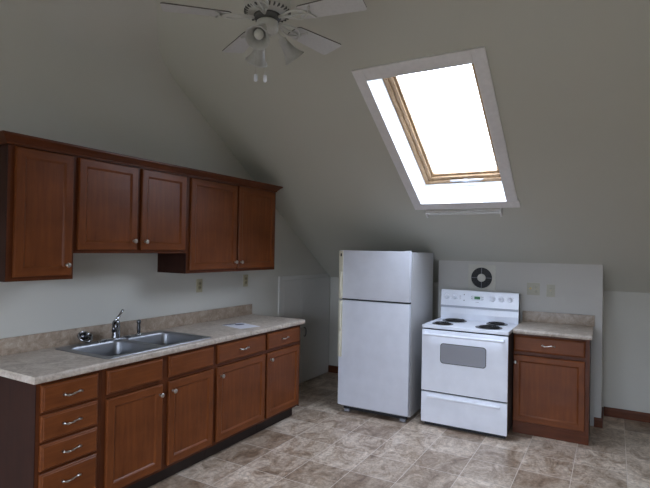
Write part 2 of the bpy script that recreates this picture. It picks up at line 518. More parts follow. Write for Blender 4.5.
def add_door(parent, x0, x1, z0, z1, kx=None, kz=None, mats=None):
    d = finish(door_bm(x1-x0, z1-z0), 'door', None, parent, (x0, 0, z0), mats=[M['wv'], M['wh']])
    if kx is not None: knob(d, kx-x0, kz-z0)
    return d
def add_drawer(parent, x0, x1, z0, z1, pz=None, name='drawer', L=.10):
    d = finish(front_bm(x1-x0, z1-z0), name, M['wh'], parent, (x0, 0, z0))
    if pz is not None: pull(d, (x1-x0)/2, pz-z0, L=L)
    return d
def carcass(parent, W, D, z0, z1, stiles, rails, toe=None, flush_toe=False, side_left='wside', open_top=False):
    """face frame y 0.0005...019, body behind. stiles/rails lists of (a,b)"""
    bm = bmesh.new(); e = .0015
    for a, b in stiles: box(bm, a, b, .0005, .019, z0, z1)
    for a, b in rails:
        ss = sorted(stiles)
        for (p, q), (r, s) in zip(ss, ss[1:]): box(bm, q, r, .0008, .0188, a, b, mi=1)
    finish(bm, 'face_frame', None, parent, mats=[M['ffv'], M['ffh']])
    bm = bmesh.new()
    t = .015
    box(bm, e, t, .0195, D, z0, z1); box(bm, W-t, W-e, .0195, D, z0, z1)
    box(bm, t, W-t, .0195, D, z0, z0+t); box(bm, t, W-t, D-.006, D, z0+t, z1)
    if not open_top: box(bm, t, W-t, .0195, D-.006, z1-t, z1)
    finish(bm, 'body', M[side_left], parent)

# ---- left run of base cabinets; local x -> world +y, front faces world +x
XFRAME = .615
def base_unit(y0, y1, label):
    return thing('base_cabinet', label, 'cabinet', (XFRAME, y0, 0), PI/2, 'base cabinets along the left wall')
ZB0, ZB1 = .112, .874
zt, zb_, at_, ab_ = .855, .715, .687, .135
# drawer base
Y0 = -.385
t = base_unit(Y0, -.006, 'cherry wood base cabinet with a stack of four drawers at the near left end')
carcass(t, .379, .612, ZB0, ZB1, [(0, .035), (.345, .379)], [(ZB0, .14), (.385, .405), (.545, .57), (.695, .72), (.845, ZB1)])
for a, b, pz in ((.715, .855, .785), (.562, .699, .632), (.412, .547, .482), (.135, .397, .325)):
    add_drawer(t, -.3637-Y0, -.0345-Y0, a, b, pz)
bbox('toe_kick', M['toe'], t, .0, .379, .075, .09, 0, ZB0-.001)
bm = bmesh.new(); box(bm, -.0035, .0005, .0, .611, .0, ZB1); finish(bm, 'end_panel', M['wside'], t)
# sink base
Y0 = -.004
t = base_unit(Y0, .94, 'wide cherry wood sink base cabinet with two doors and two plain false drawer fronts')
carcass(t, .943, .612, ZB0, ZB1, [(0, .035), (.425, .515), (.915, .943)], [(ZB0, .14), (.69, .712), (.845, ZB1)], open_top=True)
add_drawer(t, .0248-Y0, .4383-Y0, zb_, zt, name='false_front'); add_drawer(t, .4934-Y0, .9178-Y0, zb_, zt, name='false_front')
add_door(t, .0248-Y0, .4383-Y0, ab_, at_, .412-Y0, .622); add_door(t, .4934-Y0, .9178-Y0, ab_, at_, .522-Y0, .625)
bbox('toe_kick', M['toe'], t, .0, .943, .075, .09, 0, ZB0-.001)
# third and fourth
Y0 = .941
t = base_unit(Y0, 1.566, 'cherry wood base cabinet with one drawer over one door, right of the sink cabinet')
carcass(t, .624, .612, ZB0, ZB1, [(0, .035), (.59, .624)], [(ZB0, .14), (.69, .712), (.845, ZB1)])
add_drawer(t, .9621-Y0, 1.5501-Y0, zb_, zt, .787); add_door(t, .9621-Y0, 1.5501-Y0, ab_, at_, .995-Y0, .622)
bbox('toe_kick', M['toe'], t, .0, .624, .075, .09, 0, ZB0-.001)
Y0 = 1.567
t = base_unit(Y0, 2.11, 'narrower cherry wood base cabinet with drawer and door at the far counter end')
carcass(t, .541, .612, ZB0, ZB1, [(0, .03), (.49, .541)], [(ZB0, .14), (.69, .712), (.845, ZB1)])
add_drawer(t, 1.5815-Y0, 2.0785-Y0, zb_, zt, .787, L=.09); add_door(t, 1.5815-Y0, 2.0785-Y0, ab_, at_, 1.618-Y0, .63)
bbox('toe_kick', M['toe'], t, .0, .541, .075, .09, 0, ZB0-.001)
bm = bmesh.new(); box(bm, .5405, .5445, .0, .611, .10, ZB1); box(bm, .5405, .5445, .075, .611, 0, .10); finish(bm, 'end_panel', M['wside'], t)

# ---- worktop with sink cut-out and backsplash
def slab_with_hole(x0, x1, y0, y1, z0, z1, hole=None, r=.008):
    """world coords, front edge (x1) rounded"""
    bm = bmesh.new()
    prof = [(x0, z0), (x1-.004, z0), (x1, z0+.005), (x1, z1-r), (x1-r*.35, z1-r*.3), (x1-r, z1)]
    def seg(ya, yb, xa, xb):
        pr = [(xa, z0)] + ([(xb-.004, z0), (xb, z0+.005), (xb, z1-r), (xb-r*.35, z1-r*.3), (xb-r, z1)] if abs(xb-x1) < 1e-6 else [(xb, z0), (xb, z1)]) + [(xa, z1)]
        a = [bm.verts.new((p[0], ya, p[1])) for p in pr]; b = [bm.verts.new((p[0], yb, p[1])) for p in pr]
        bm.faces.new(a); bm.faces.new(b); n = len(pr)
        for k in range(n): bm.faces.new((a[k], a[(k+1) % n], b[(k+1) % n], b[k]))
    if hole:
        hx0, hx1, hy0, hy1 = hole
        seg(y0, hy0, x0, x1); seg(hy1, y1, x0, x1); seg(hy0, hy1, x0, hx0); seg(hy0, hy1, hx1, x1)
    else: seg(y0, y1, x0, x1)
    return bm
ct = thing('kitchen_counter', 'long beige stone-look laminate worktop along the left wall with sink set in', 'countertop', (0, -.415, .876))
SK = (.070, .608, .038, .930)   # sink rim extents
bm = slab_with_hole(.0015, .652, 0, 2.553, 0, .038, (SK[0]+.02, SK[1]-.02, SK[2]+.415+.02, SK[3]+.415-.02))
finish(bm, 'worktop', M['lam'], ct, smooth=40)
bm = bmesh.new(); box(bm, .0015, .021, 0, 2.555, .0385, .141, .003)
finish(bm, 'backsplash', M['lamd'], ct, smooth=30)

# ---- sink (double bowl, drop-in)
def rrect(cx, cy, hx, hy, r, n=5):
    out = []
    for sx, sy, a0 in ((1, 1, 0), (-1, 1, PI/2), (-1, -1, PI), (1, -1, 3*PI/2)):
        for i in range(n+1):
            a = a0 + PI/2*i/n
            out.append((cx+sx*(hx-r)+r*math.cos(a), cy+sy*(hy-r)+r*math.sin(a)))
    return out
sk = thing('kitchen_sink', 'stainless steel double bowl sink set into the left worktop', 'sink', (0, 0, .9145))
bm = bmesh.new()
cx, cy = (SK[0]+SK[1])/2, (SK[2]+SK[3])/2; hx, hy = (SK[1]-SK[0])/2, (SK[3]-SK[2])/2
bowls = [(.355, .275, .215, .195), (.355, .70, .215, .195)]
outer = rrect(cx, cy, hx, hy, .03)
vo0 = [bm.verts.new((x, y, 0)) for x, y in outer]
vo1 = [bm.verts.new((cx+(x-cx)*.992, cy+(y-cy)*.994, .005)) for x, y in outer]
n = len(outer)
for k in range(n): bm.faces.new((vo0[k], vo0[(k+1) % n], vo1[(k+1) % n], vo1[k]))
edges = [bm.edges.get((vo1[k], vo1[(k+1) % n])) for k in range(n)]
rim_in = []
for bx_, by_, ax, ay in bowls:
    r = [bm.verts.new((x, y, .005)) for x, y in rrect(bx_, by_, ax, ay, .05)]
    rim_in.append(r)
    edges += [bm.edges.new((r[k], r[(k+1) % n])) for k in range(n)]
bmesh.ops.triangle_fill(bm, use_beauty=True, edges=edges)
finish(bm, 'rim', M['steel'], sk, smooth=30)
for bx_, by_, ax, ay in bowls:
    bm = bmesh.new(); prev = None
    for ins, z, rr in ((0, .005, .05), (.004, .002, .05), (.008, -.01, .05), (.012, -.10, .05), (.018, -.145, .05), (.032, -.165, .05), (.06, -.172, .05)):
        r = [bm.verts.new((x, y, z)) for x, y in rrect(bx_, by_, ax-ins, ay-ins, rr)]
        if prev:
            for k in range(n): bm.faces.new((prev[k], prev[(k+1) % n], r[(k+1) % n], r[k]))
        prev = r
    # floor of bowl sloping to the drain
    dr = [bm.verts.new((bx_ + .045*math.cos(2*PI*k/n + PI/n*0), by_ + .045*math.sin(2*PI*k/n), -.178)) for k in range(n)]
    for k in range(n): bm.faces.new((prev[k], prev[(k+1) % n], dr[(k+1) % n], dr[k]))
    bm.faces.new(dr)
    bw = finish(bm, 'bowl', M['steel'], sk, smooth='all')
    bm = bmesh.new(); lathe(bm, [(.043, -.1765), (.038, -.174), (.034, -.1765), (.012, -.1765), (.008, -.170), (0, -.169)], 20, Matrix.Translation((bx_, by_, 0)))
    finish(bm, 'drain', M['chrome'], bw, smooth='all')

# ---- faucet
fz = .9202
fx, fy = .108, .475
fc = thing('kitchen_faucet', 'chrome single lever faucet standing at the back of the sink', 'faucet', (fx, fy, fz))
bm = bmesh.new()
r = rrect(0, 0, .028, .125, .027); 
for (s, z0), (s2, z1) in (((1, 0), (1, .008)), ((1, .008), (.86, .014))):
    a = [bm.verts.new((x*s, y*s, z0)) for x, y in r]; b = [bm.verts.new((x*s2, y*s2, z1)) for x, y in r]
    for k in range(len(r)): bm.faces.new((a[k], a[(k+1) % len(r)], b[(k+1) % len(r)], b[k]))
bm.faces.new(b)
finish(bm, 'base_plate', M['chrome'], fc, smooth=40)
bm = bmesh.new(); lathe(bm, [(.029, .013), (.028, .03), (.027, .06), (.027, .095), (.026, .115), (.022, .127), (.013, .134), (0, .136)], 24)
finish(bm, 'faucet_body', M['chromed'], fc, smooth='all')
bm = bmesh.new(); tube(bm, [(.004, -.005, .085), (.020, -.022, .112), (.042, -.044, .124), (.064, -.062, .116), (.076, -.072, .096), (.080, -.076, .066)], [.020, .018, .017, .016, .016, .017], 14)
finish(bm, 'spout', M['darkmetal'], fc, smooth='all')
bm = bmesh.new(); tube(bm, [(0, 0, .125), (-.004, .010, .142), (-.006, .030, .162), (-.006, .045, .182), (-.006, .060, .200)], [.017, .012, .009, .009, .009], 12)
finish(bm, 'lever', M['chrome'], fc, smooth='all')
# ---- side sprayer
sp_ = thing('side_sprayer', 'dark chrome side sprayer upright to the right of the faucet', 'sprayer', (.108, .672, fz))
bm = bmesh.new(); lathe(bm, [(.024, 0), (.023, .008), (.017, .014), (.013, .016)], 20, cap0=True)
finish(bm, 'sprayer_base', M['chrome'], sp_, smooth='all')
bm = bmesh.new(); lathe(bm, [(.011, .014), (.013, .03), (.0145, .055), (.0115, .075), (.013, .086), (.017, .096), (.016, .108), (.009, .114), (0, .115)], 20, cap0=True)
finish(bm, 'spray_head', M['darkmetal'], sp_, smooth='all')
# ---- strainer leaning on the backsplash
st = thing('sink_strainer', 'round dark sink strainer leaning on the backsplash left of the faucet', 'strainer', (.060, .262, .9212))
mt = Matrix.Translation((.006, 0, .036)) @ Matrix.Rotation(math.radians(40), 4, 'Y') @ Matrix.Scale(1.18, 4)
bm = bmesh.new(); lathe(bm, [(.042, 0), (.043, .004), (.040, .008), (.034, .007), (.030, .002), (.026, -.008), (.020, -.012), (0, -.013)], 28, mt)
finish(bm, 'strainer_cup', M['darkmetal'], st, smooth='all')
bm = bmesh.new(); lathe(bm, [(.041, .0065), (.0405, .0095), (.036, .0095), (.0345, .0065)], 28, mt)
finish(bm, 'rim_ring', M['chrome'], st, smooth='all')
bm = bmesh.new(); lathe(bm, [(.006, -.012), (.005, .004), (.010, .008), (.008, .013), (0, .014)], 16, mt)
finish(bm, 'stopper_post', M['black'], st, smooth='all')
# small hole cover right of strainer
bm = bmesh.new(); lathe(bm, [(.019, 0), (.018, .004), (.010, .008), (0, .009)], 20, cap0=True)
o = finish(bm, 'sink_hole_cover', M['chrome'], loc=(.125, .335, .9206), smooth='all')
tag(o, 'small round metal cap on the sink rim between strainer and faucet', 'sink cap')

# ---- leaflet on the counter
pp = thing('paper_leaflet', 'white paper leaflet with a dark blue picture lying on the worktop', 'paper', (.41, 1.49, .9142), math.radians(-15))
bm = bmesh.new(); box(bm, -.135, .135, -.105, .105, 0, .0012); finish(bm, 'sheet', M['paper'], pp)
bm = bmesh.new()
lathe(bm, [(0, .0013), (.04, .0013), (.04, .0017), (0, .0017)], 18, Matrix.Translation((-.06, .03, 0)) @ Matrix.Diagonal((.8, 1.15, 1, 1)))
box(bm, -.130, -.100, -.10, .03, .0013, .0017)
finish(bm, 'printed_picture', M['ink'], pp)

# ---- wall cabinets
UX = .31
ZU1 = 2.140
def upper(y0, label):
    return thing('wall_cabinet', label, 'cabinet', (UX, y0, 0), PI/2, 'wall cabinets over the counter')
UT = 2.1207
Y0 = -.389; zb = 1.376
t = upper(Y0, 'tall single door cherry wall cabinet at the left end of the row')
carcass(t, .392, .308, zb, ZU1, [(0, .035), (.357, .392)], [(zb, 1.405), (2.095, ZU1)])
add_door(t, -.354-Y0, -.0157-Y0, 1.4005, UT, -.052-Y0, 1.463)
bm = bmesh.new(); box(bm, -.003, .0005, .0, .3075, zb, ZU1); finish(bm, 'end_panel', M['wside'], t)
Y0 = .004; zb = 1.533
t = upper(Y0, 'short two door cherry wall cabinet hanging in the middle over the sink')
carcass(t, .931, .308, zb, ZU1, [(0, .035), (.44, .505), (.89, .931)], [(zb, 1.56), (2.095, ZU1)])
add_door(t, .0225-Y0, .4597-Y0, 1.5551, UT, .428-Y0, 1.617); add_door(t, .4956-Y0, .9112-Y0, 1.5551, UT, .525-Y0, 1.615)
Y0 = .936; zb = 1.376
t = upper(Y0, 'tall two door cherry wall cabinet at the right end of the row')
carcass(t, 1.164, .308, zb, ZU1, [(0, .04), (.56, .62), (1.125, 1.164)], [(zb, 1.405), (2.095, ZU1)])
add_door(t, .9657-Y0, 1.5141-Y0, 1.4005, UT, 1.490-Y0, 1.458); add_door(t, 1.5372-Y0, 2.0721-Y0, 1.4005, UT, 1.565-Y0, 1.457)
bm = bmesh.new(); box(bm, 1.1635, 1.167, .0, .3075, zb, ZU1); finish(bm, 'end_panel', M['wside'], t)
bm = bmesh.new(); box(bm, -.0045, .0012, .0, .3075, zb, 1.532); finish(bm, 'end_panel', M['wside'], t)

# crown moulding round the row
cr = bmesh.new()
prf = [(.0012, 2.128), (.010, 2.128), (.012, 2.142), (.020, 2.147), (.030, 2.160), (.045, 2.170), (.050, 2.174), (.050, 2.186), (-.02, 2.186), (-.02, 2.1412), (.0012, 2.1412)]
ya, yb = -.393, 2.103
rings = []
for o_, z in prf:
    rings.append([cr.verts.new(p) for p in ((.002, ya-o_, z), (UX+o_, ya-o_, z), (UX+o_, yb+o_, z), (.002, yb+o_, z))])
n = len(prf)
for k in range(n):
    a, b = rings[k], rings[(k+1) % n]
    for j in range(3): cr.faces.new((a[j], a[j+1], b[j+1], b[j]))
cr.faces.new([r[0] for r in rings]); cr.faces.new([r[3] for r in rings])
o = finish(cr, 'crown_moulding', M['ffh'], smooth=30)
# object frame so grain runs along the moulding
o.data.transform(Matrix.Rotation(-PI/2, 4, 'Z')); o.rotation_euler = (0, 0, PI/2)
tag(o, 'dark cherry crown moulding running along the top of the wall cabinets', 'moulding')

# ---- outlets
def plate(name, label, loc, rz, w, h, mat, kind, group):
    t = thing(name, label, 'outlet' if 'outlet' in name else 'switch', loc, rz, group)
    bbox('plate', mat, t, -w/2, w/2, -.006, -.0005, -h/2, h/2, .002)
    if 'duplex' in kind:
        px = .028 if 'switch' in kind else 0
        for s in (-1, 1):
            bm = bmesh.new(); lathe(bm, [(.0165, .0055), (.0165, .0085), (.015, .0095), (0, .0095)], 20, Matrix.Translation((px, 0, s*.0195)) @ Matrix.Rotation(PI/2, 4, 'X'))
            r = finish(bm, 'receptacle', M['almondd'] if mat is M['almond'] else mat, t, smooth=40)
            bm = bmesh.new()
            for q in (-.006, .006): box(bm, px+q-.001, px+q+.001, -.0103, -.009, s*.0195-.002, s*.0195+.006)
            finish(bm, 'slots', M['black'], r)
        bm = bmesh.new(); lathe(bm, [(.003, .005), (.003, .0078), (0, .008)], 10, Matrix.Translation((px, 0, 0)) @ Matrix.Rotation(PI/2, 4, 'X')); finish(bm, 'screw', M['brass'], t)
    if 'switch' in kind:
        bm = bmesh.new(); lathe(bm, [(.011, .005), (.010, .017), (.007, .021), (0, .0215)], 18, Matrix.Translation((-.026, 0, .004)) @ Matrix.Rotation(PI/2, 4, 'X')); finish(bm, 'dimmer_knob', M['brass'], t, smooth=40)
    return t
plate('wall_outlet', 'almond wall outlet under the cabinets, the one nearer the sink', (0, 1.405, 1.241), PI/2, .072, .118, M['almond'], 'duplex', 'outlets on the left wall')
plate('wall_outlet', 'almond wall outlet under the cabinets, the one nearer the far corner', (0, 2.046, 1.256), PI/2, .072, .118, M['almond'], 'duplex', 'outlets on the left wall')
plate('wall_outlet', 'narrow almond outlet plate on the pale wall above the small counter', (2.653, YC, 1.223), 0, .074, .118, M['almondl'], 'duplex', None)
plate('wall_switch', 'wide almond plate with round brass knob, right of the range back', (2.498, YC, 1.231), 0, .116, .118, M['almondl'], 'duplex switch', None)

# ---- round exhaust vent
v = thing('exhaust_vent', 'square cream wall vent with a round dark grille above the range', 'vent', (2.006, YC, 1.318))
bbox('plate', M['vent'], v, -.135, .138, -.012, -.0005, -.130, .133, .004)
rx = Matrix.Rotation(PI/2, 4, 'X')
bm = bmesh.new(); lathe(bm, [(.0, .0123), (.104, .0123), (.104, .0135), (0, .0135)], 40, rx); finish(bm, 'grille_back', M['black'], v)
bm = bmesh.new()
for k in range(6):
    r = .052 + k*.0095
    lathe(bm, [(r, .0136), (r, .0165), (r+.0022, .0165), (r+.0022, .0136)], 40, rx)
finish(bm, 'grille_rings', M['seal'], v)
for a in range(4):
    bm = bmesh.new(); box(bm, .035, .106, -.020, -.0136, -.0022, .0022)
    bmesh.ops.transform(bm, matrix=Matrix.Rotation(a*PI/2, 4, 'Y'), verts=bm.verts)
    finish(bm, 'spoke', M['mark'], v)
bm = bmesh.new(); lathe(bm, [(.041, .0136), (.041, .021), (.036, .026), (0, .028)], 32, rx, cap0=True); finish(bm, 'hub', M['vent'], v, smooth=40)
bm = bmesh.new(); lathe(bm, [(.104, .012), (.106, .018), (.112, .018), (.116, .012)], 40, rx); finish(bm, 'grille_ring', M['vent'], v, smooth=40)

# ---- refrigerator
fr = thing('refrigerator', 'white two door top freezer refrigerator with cream handles, left of the range', 'refrigerator', (.8462, 2.4497, 0), .0236)
FW, FH, FD = .718, 1.5744, .735
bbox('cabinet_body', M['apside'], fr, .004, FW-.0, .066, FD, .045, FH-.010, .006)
bbox('door_gasket', M['black'], fr, .008, FW-.008, .0525, .066, .08, FH-.012)
def fdoor(name, z0, z1):
    bm = bmesh.new(); box(bm, 0, FW, 0, .052, z0, z1, .010)
    return finish(bm, name, M['frw'], fr, smooth=40)
d1 = fdoor('freezer_door', 1.106, FH); d2 = fdoor('fridge_door', .0726, 1.091)
def fhandle(parent, z0, z1, zg0, zg1, name='handle'):
    bm = bmesh.new()
    # trim strip down the left edge, with a raised grip
    box(bm, -.003, .038, -.009, -.0005, z0, z1, .003)
    tube(bm, [(.022, -.006, zg1), (.026, -.022, zg1-.02), (.028, -.030, zg1-.05), (.028, -.032, (zg0+zg1)/2), (.028, -.030, zg0+.05), (.026, -.022, zg0+.02), (.022, -.006, zg0)], [.018, .015, .0125, .012, .0125, .015, .018], 10)
    return finish(bm, name, M['cream'], parent, smooth=40)
fhandle(d1, 1.110, FH-.004, 1.115, 1.36); fhandle(d2, .54, 1.088, .80, 1.072)
bm = bmesh.new(); tube(bm, [(.024, -.006, .79), (.026, -.022, .77), (.026, -.022, .57), (.024, -.006, .545)], .012, 8); finish(bm, 'handle', M['cream'], d2, smooth=40)
bbox('badge', M['black'], d1, .012, .026, -.0115, -.0092, 1.515, 1.545)
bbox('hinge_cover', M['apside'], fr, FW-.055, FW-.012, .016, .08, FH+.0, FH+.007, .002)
bbox('kick_grille', M['black'], fr, .03, FW-.03, .075, .09, .018, .066)
for x in (.05, FW-.095):
    bm = bmesh.new(); box(bm, x, x+.055, .05, .075, .0, .022, .004); finish(bm, 'foot', M['mark'], fr, smooth=30)
for x in (.06, FW-.08):
    bm = bmesh.new(); lathe(bm, [(.022, 0), (.022, .02)], 14, Matrix.Translation((x, .66, .0225)) @ Matrix.Rotation(PI/2, 4, 'Y'), cap0=True, cap1=True); finish(bm, 'rear_roller', M['black'], fr)

# ---- range
rg = thing('electric_range', 'white electric range with four black coil burners, beside the refrigerator', 'stove', (1.6632, 2.5319, 0), .014)
RWd = .750; CT = .906
bbox('side_body', M['rside'], rg, .004, RWd-.004, .040, .640, .045, CT-.024)
bbox('front_gap', M['black'], rg, .008, RWd-.008, .030, .040, .05, CT-.024)
bm = bmesh.new()
# cooktop slab with low raised rim
box(bm, 0, RWd, .004, .612, CT-.022, CT, .006)
for q in ((0, RWd, .004, .018), (0, .014, .018, .60), (RWd-.014, RWd, .018, .60)): box(bm, q[0], q[1], q[2], q[3], CT-.004, CT+.006, .004)
finish(bm, 'cooktop', M['appl'], rg, smooth=30)
for i, (bx_, by_, R) in enumerate(((.138, .190, .078), (.176, .462, .098), (.550, .205, .098), (.572, .478, .078))):
    bm = bmesh.new()
    lathe(bm, [(R+.018, CT+.0005), (R+.018, CT+.004), (R+.008, CT+.006), (R-.01, CT+.003), (.02, CT+.002), (0, CT+.002)], 32, Matrix.Translation((bx_, by_, 0)))
    dp = finish(bm, 'burner', M['pan'], rg, smooth=40)
    bm = bmesh.new(); pts = []; turns = 4 if R > .09 else 3
    for k in range(turns*22+1):
        a = 2*PI*k/22; r = .018 + (R-.020)*k/(turns*22)
        pts.append((bx_+r*math.cos(a+i), by_+r*math.sin(a+i), CT+.0085))
    tube(bm, pts, .0055, 6)
    finish(bm, 'coil', M['coil'], dp, smooth='all')
# oven door
bm = bmesh.new(); box(bm, .002, RWd-.002, 0, .030, .322, CT-.034, .005)
od = finish(bm, 'oven_door', M['appl'], rg, smooth=30)
# window: rounded rectangle with dark border
def rplate(name, x0, x1, z0, z1, r, y0, y1, mat, parent):
    bm = bmesh.new(); c = rrect((x0+x1)/2, (z0+z1)/2, (x1-x0)/2, (z1-z0)/2, r, 5)
    a = [bm.verts.new((p[0], y0, p[1])) for p in c]; b = [bm.verts.new((p[0], y1, p[1])) for p in c]
    bm.faces.new(a); bm.faces.new(b)
    for k in range(len(c)): bm.faces.new((a[k], a[(k+1) % len(c)], b[(k+1) % len(c)], b[k]))
    return finish(bm, name, mat, parent)
ow = rplate('window_border', .172, .572, .582, .762, .028, -.0015, .0005, M['seal'], od)
rplate('window_glass', .178, .566, .588, .756, .024, -.0025, -.0016, M['ovenglass'], od)
bm = bmesh.new()
tube(bm, [(.03, -.042, .835), (.10, -.046, .836), (RWd/2, -.048, .836), (RWd-.10, -.046, .836), (RWd-.03, -.042, .835)], .0125, 12)
for x in (.045, RWd-.045): box(bm, x-.016, x+.016, -.045, -.0003, .824, .848, .004)
finish(bm, 'oven_handle', M['appl'], od, smooth=40)
# drawer
bm = bmesh.new(); box(bm, .002, RWd-.002, .002, .030, .038, .309, .005)
dw = finish(bm, 'storage_drawer', M['appl'], rg, smooth=30)
bm = bmesh.new()
b2 = bmesh.new()
pr = [(.0015, .285), (-.012, .280), (-.014, .270), (-.004, .255), (.0015, .252)]
a = [b2.verts.new((.06, p[0], p[1])) for p in pr]; b = [b2.verts.new((RWd-.06, p[0], p[1])) for p in pr]
b2.faces.new(a); b2.faces.new(b)
for k in range(5): b2.faces.new((a[k], a[(k+1) % 5], b[(k+1) % 5], b[k]))
merge(bm, b2); finish(bm, 'drawer_lip', M['appl'], dw)
bbox('toe_panel', M['black'], rg, .02, RWd-.02, .05, .065, .0, .036)
for x in (.06, RWd-.06):
    for y in (.09, .58):
        bm = bmesh.new(); lathe(bm, [(.016, 0), (.016, .02), (.008, .022), (.008, .046)], 12, Matrix.Translation((x, y, 0)), cap0=True); finish(bm, 'foot', M['black'], rg)
# backguard
GZ = 1.196
bm = bmesh.new()
b2 = bmesh.new()
pr = [(.612, CT-.02), (.585, CT+.001), (.583, CT+.06), (.590, 1.025), (.583, 1.04), (.598, GZ-.006), (.604, GZ), (.640, GZ), (.650, GZ-.01), (.650, CT-.02)]
a = [b2.verts.new((.004, p[0], p[1])) for p in pr]; b = [b2.verts.new((RWd-.004, p[0], p[1])) for p in pr]
b2.faces.new(a); b2.faces.new(b)
for k in range(len(pr)):
    f = b2.faces.new((a[k], a[(k+1) % len(pr)], b[(k+1) % len(pr)], b[k]))
merge(bm, b2)
bgd = finish(bm, 'backguard', M['appl'], rg)
for x in (.0005, RWd-.0035): bbox('side_trim', M['rside'], bgd, x, x+.003, .592, .649, CT-.015, GZ-.004)
bm = bmesh.new(); box(bm, .006, RWd-.006, .5825, .5865, 1.022, 1.043); finish(bm, 'grey_band', M['band'], bgd)
def gy(z): return .583 + (z-1.04)*(.598-.583)/(GZ-.006-1.04)
rk = Matrix.Rotation(PI/2 + .095, 4, 'X')
for x in (.062, .140, .508, .590, .668):
    bm = bmesh.new(); lathe(bm, [(.027, -.001), (.026, .004), (.020, .007), (.018, .022), (.015, .025), (0, .025)], 24, Matrix.Translation((x, gy(1.128), 1.128)) @ rk)
    box(bm, x-.003, x+.003, gy(1.128)-.030, gy(1.128)-.02, 1.112, 1.146, .001)
    kn = finish(bm, 'knob', M['appl'], bgd, smooth=40)
    bm = bmesh.new()
    for k in range(9):
        a = math.radians(-30 + k*30)
        X, Z = x+.033*math.cos(a), 1.128+.033*math.sin(a)
        box(bm, X-.0012, X+.0012, gy(Z)-.0012, gy(Z)+.0003, Z-.002, Z+.002)
    finish(bm, 'dial_marks', M['mark'], kn)
rplate('clock_panel', .300, .425, 1.108, 1.150, .008, gy(1.13)-.004, gy(1.13)+.002, M['appl'], bgd)
bm = bmesh.new()
for q in ((.300, .425, 1.1485, 1.150), (.300, .425, 1.108, 1.1095)): box(bm, q[0]+.008, q[1]-.008, gy(1.13)-.0048, gy(1.13)-.004, q[2], q[3])
for x in (.306, .318, .402, .414):
    for z in (1.118, 1.134): box(bm, x, x+.007, gy(1.13)-.0048, gy(1.13)-.004, z, z+.008)
finish(bm, 'clock_buttons', M['mark'], bgd)
bbox('clock_display', M['led'], bgd, .335, .391, gy(1.13)-.0060, gy(1.13)-.0041, 1.117, 1.143)
for x, z in ((.235, 1.155), (.235, 1.100)): bbox('indicator_light', M['black'], bgd, x-.004, x+.004, gy(z)-.002, gy(z)+.0005, z-.004, z+.004)
bm = bmesh.new()
for z in (1.112, 1.122, 1.132, 1.142): box(bm, .188, .204, gy(z)-.0012, gy(z)+.0003, z-.001, z+.001)
finish(bm, 'printed_scale', M['mark'], bgd)
bm = bmesh.new()
for x in (.348, .356, .364, .372): box(bm, x, x+.005, gy(1.088)-.0012, gy(1.088)+.0003, 1.086, 1.091)
finish(bm, 'maker_lettering', M['mark'], bgd)

# ---- small base cabinet right of range
sc_ = thing('base_cabinet', 'single cherry base cabinet with drawer and door standing right of the range', 'cabinet', (2.4035, 2.798, 0), .019)
O_ = .022
bm = bmesh.new()
SX0, SX1 = .0105, .606
for a_, b_ in ((SX0, .022), (.555, SX1)): box(bm, a_, b_, .0005, .019, .095, .874)
for a_, b_ in ((.095, .13), (.69, .718), (.845, .874)): box(bm, .022, .555, .0008, .0188, a_, b_, mi=1)
finish(bm, 'face_frame', None, sc_, mats=[M['ffv'], M['ffh']])
bm = bmesh.new()
box(bm, SX0+.001, SX0+.016, .0195, .545, .0, .874); box(bm, SX1-.016, SX1, .0195, .545, .0, .874)
box(bm, SX0+.016, SX1-.016, .0195, .545, .10, .115); box(bm, SX0+.016, SX1-.016, .539, .545, .115, .874)
finish(bm, 'body', M['wside'], sc_)
bbox('toe_board', M['ffh'], sc_, SX0, SX1, .003, .018, 0, .094)
add_drawer(sc_, .013, .5744, .7195, .8579, .790); add_door(sc_, .013, .5744, .1111, .6868, .032, .626)
ct = thing('kitchen_counter', 'short beige laminate worktop piece with backsplash, right of the range', 'countertop', (2.4035, 2.798, .876), .019)
bm = bmesh.new()
b2 = slab_with_hole(-.552, .042, .010, .6225, 0, .038)
merge(bm, b2, Matrix.Rotation(-PI/2, 4, 'Z'))
finish(bm, 'worktop', M['lam'], ct, smooth=40)
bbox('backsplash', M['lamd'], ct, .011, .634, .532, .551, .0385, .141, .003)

# ------------------------------------------------------------------ ceiling fan
FX, FY, FZ = 1.582, .226, 2.784
fn = thing('ceiling_fan', 'white ceiling fan with tulip glass lamps hanging at the top of the room', 'ceiling fan', (FX, FY, FZ))
czf = gtop(FY) - FZ
bm = bmesh.new(); lathe(bm, [(.013, .16), (.013, czf-.04)], 14, cap0=True, cap1=True); finish(bm, 'downrod', M['fanw'], fn, smooth=40)
bm = bmesh.new(); lathe(bm, [(.018, czf-.095), (.045, czf-.085), (.066, czf-.05), (.070, czf-.045)], 24, cap0=True, cap1=True); finish(bm, 'canopy', M['fanw'], fn, smooth=40)
bm = bmesh.new(); lathe(bm, [(.020, .175), (.030, .150), (.075, .135), (.105, .118), (.122, .095), (.125, .060), (.118, .040), (.100, .030), (.060, .026), (0, .026)], 36, cap0=True)
mh = finish(bm, 'motor_housing', M['fanw'], fn, smooth=40)
bm = bmesh.new()
for k in range(30):
    b2 = bmesh.new(); box(b2, .097, .1225, -.0035, .0035, .0315, .043)
    merge(bm, b2, Matrix.Rotation(2*PI*k/30, 4, 'Z'))
finish(bm, 'vent_slots', M['fandark'], mh)
bm = bmesh.new(); lathe(bm, [(.05, .026), (.070, .022), (.072, .010), (.066, .003), (.05, -.004), (0, -.004)], 32); finish(bm, 'flywheel', M['fandark'], fn, smooth=40)
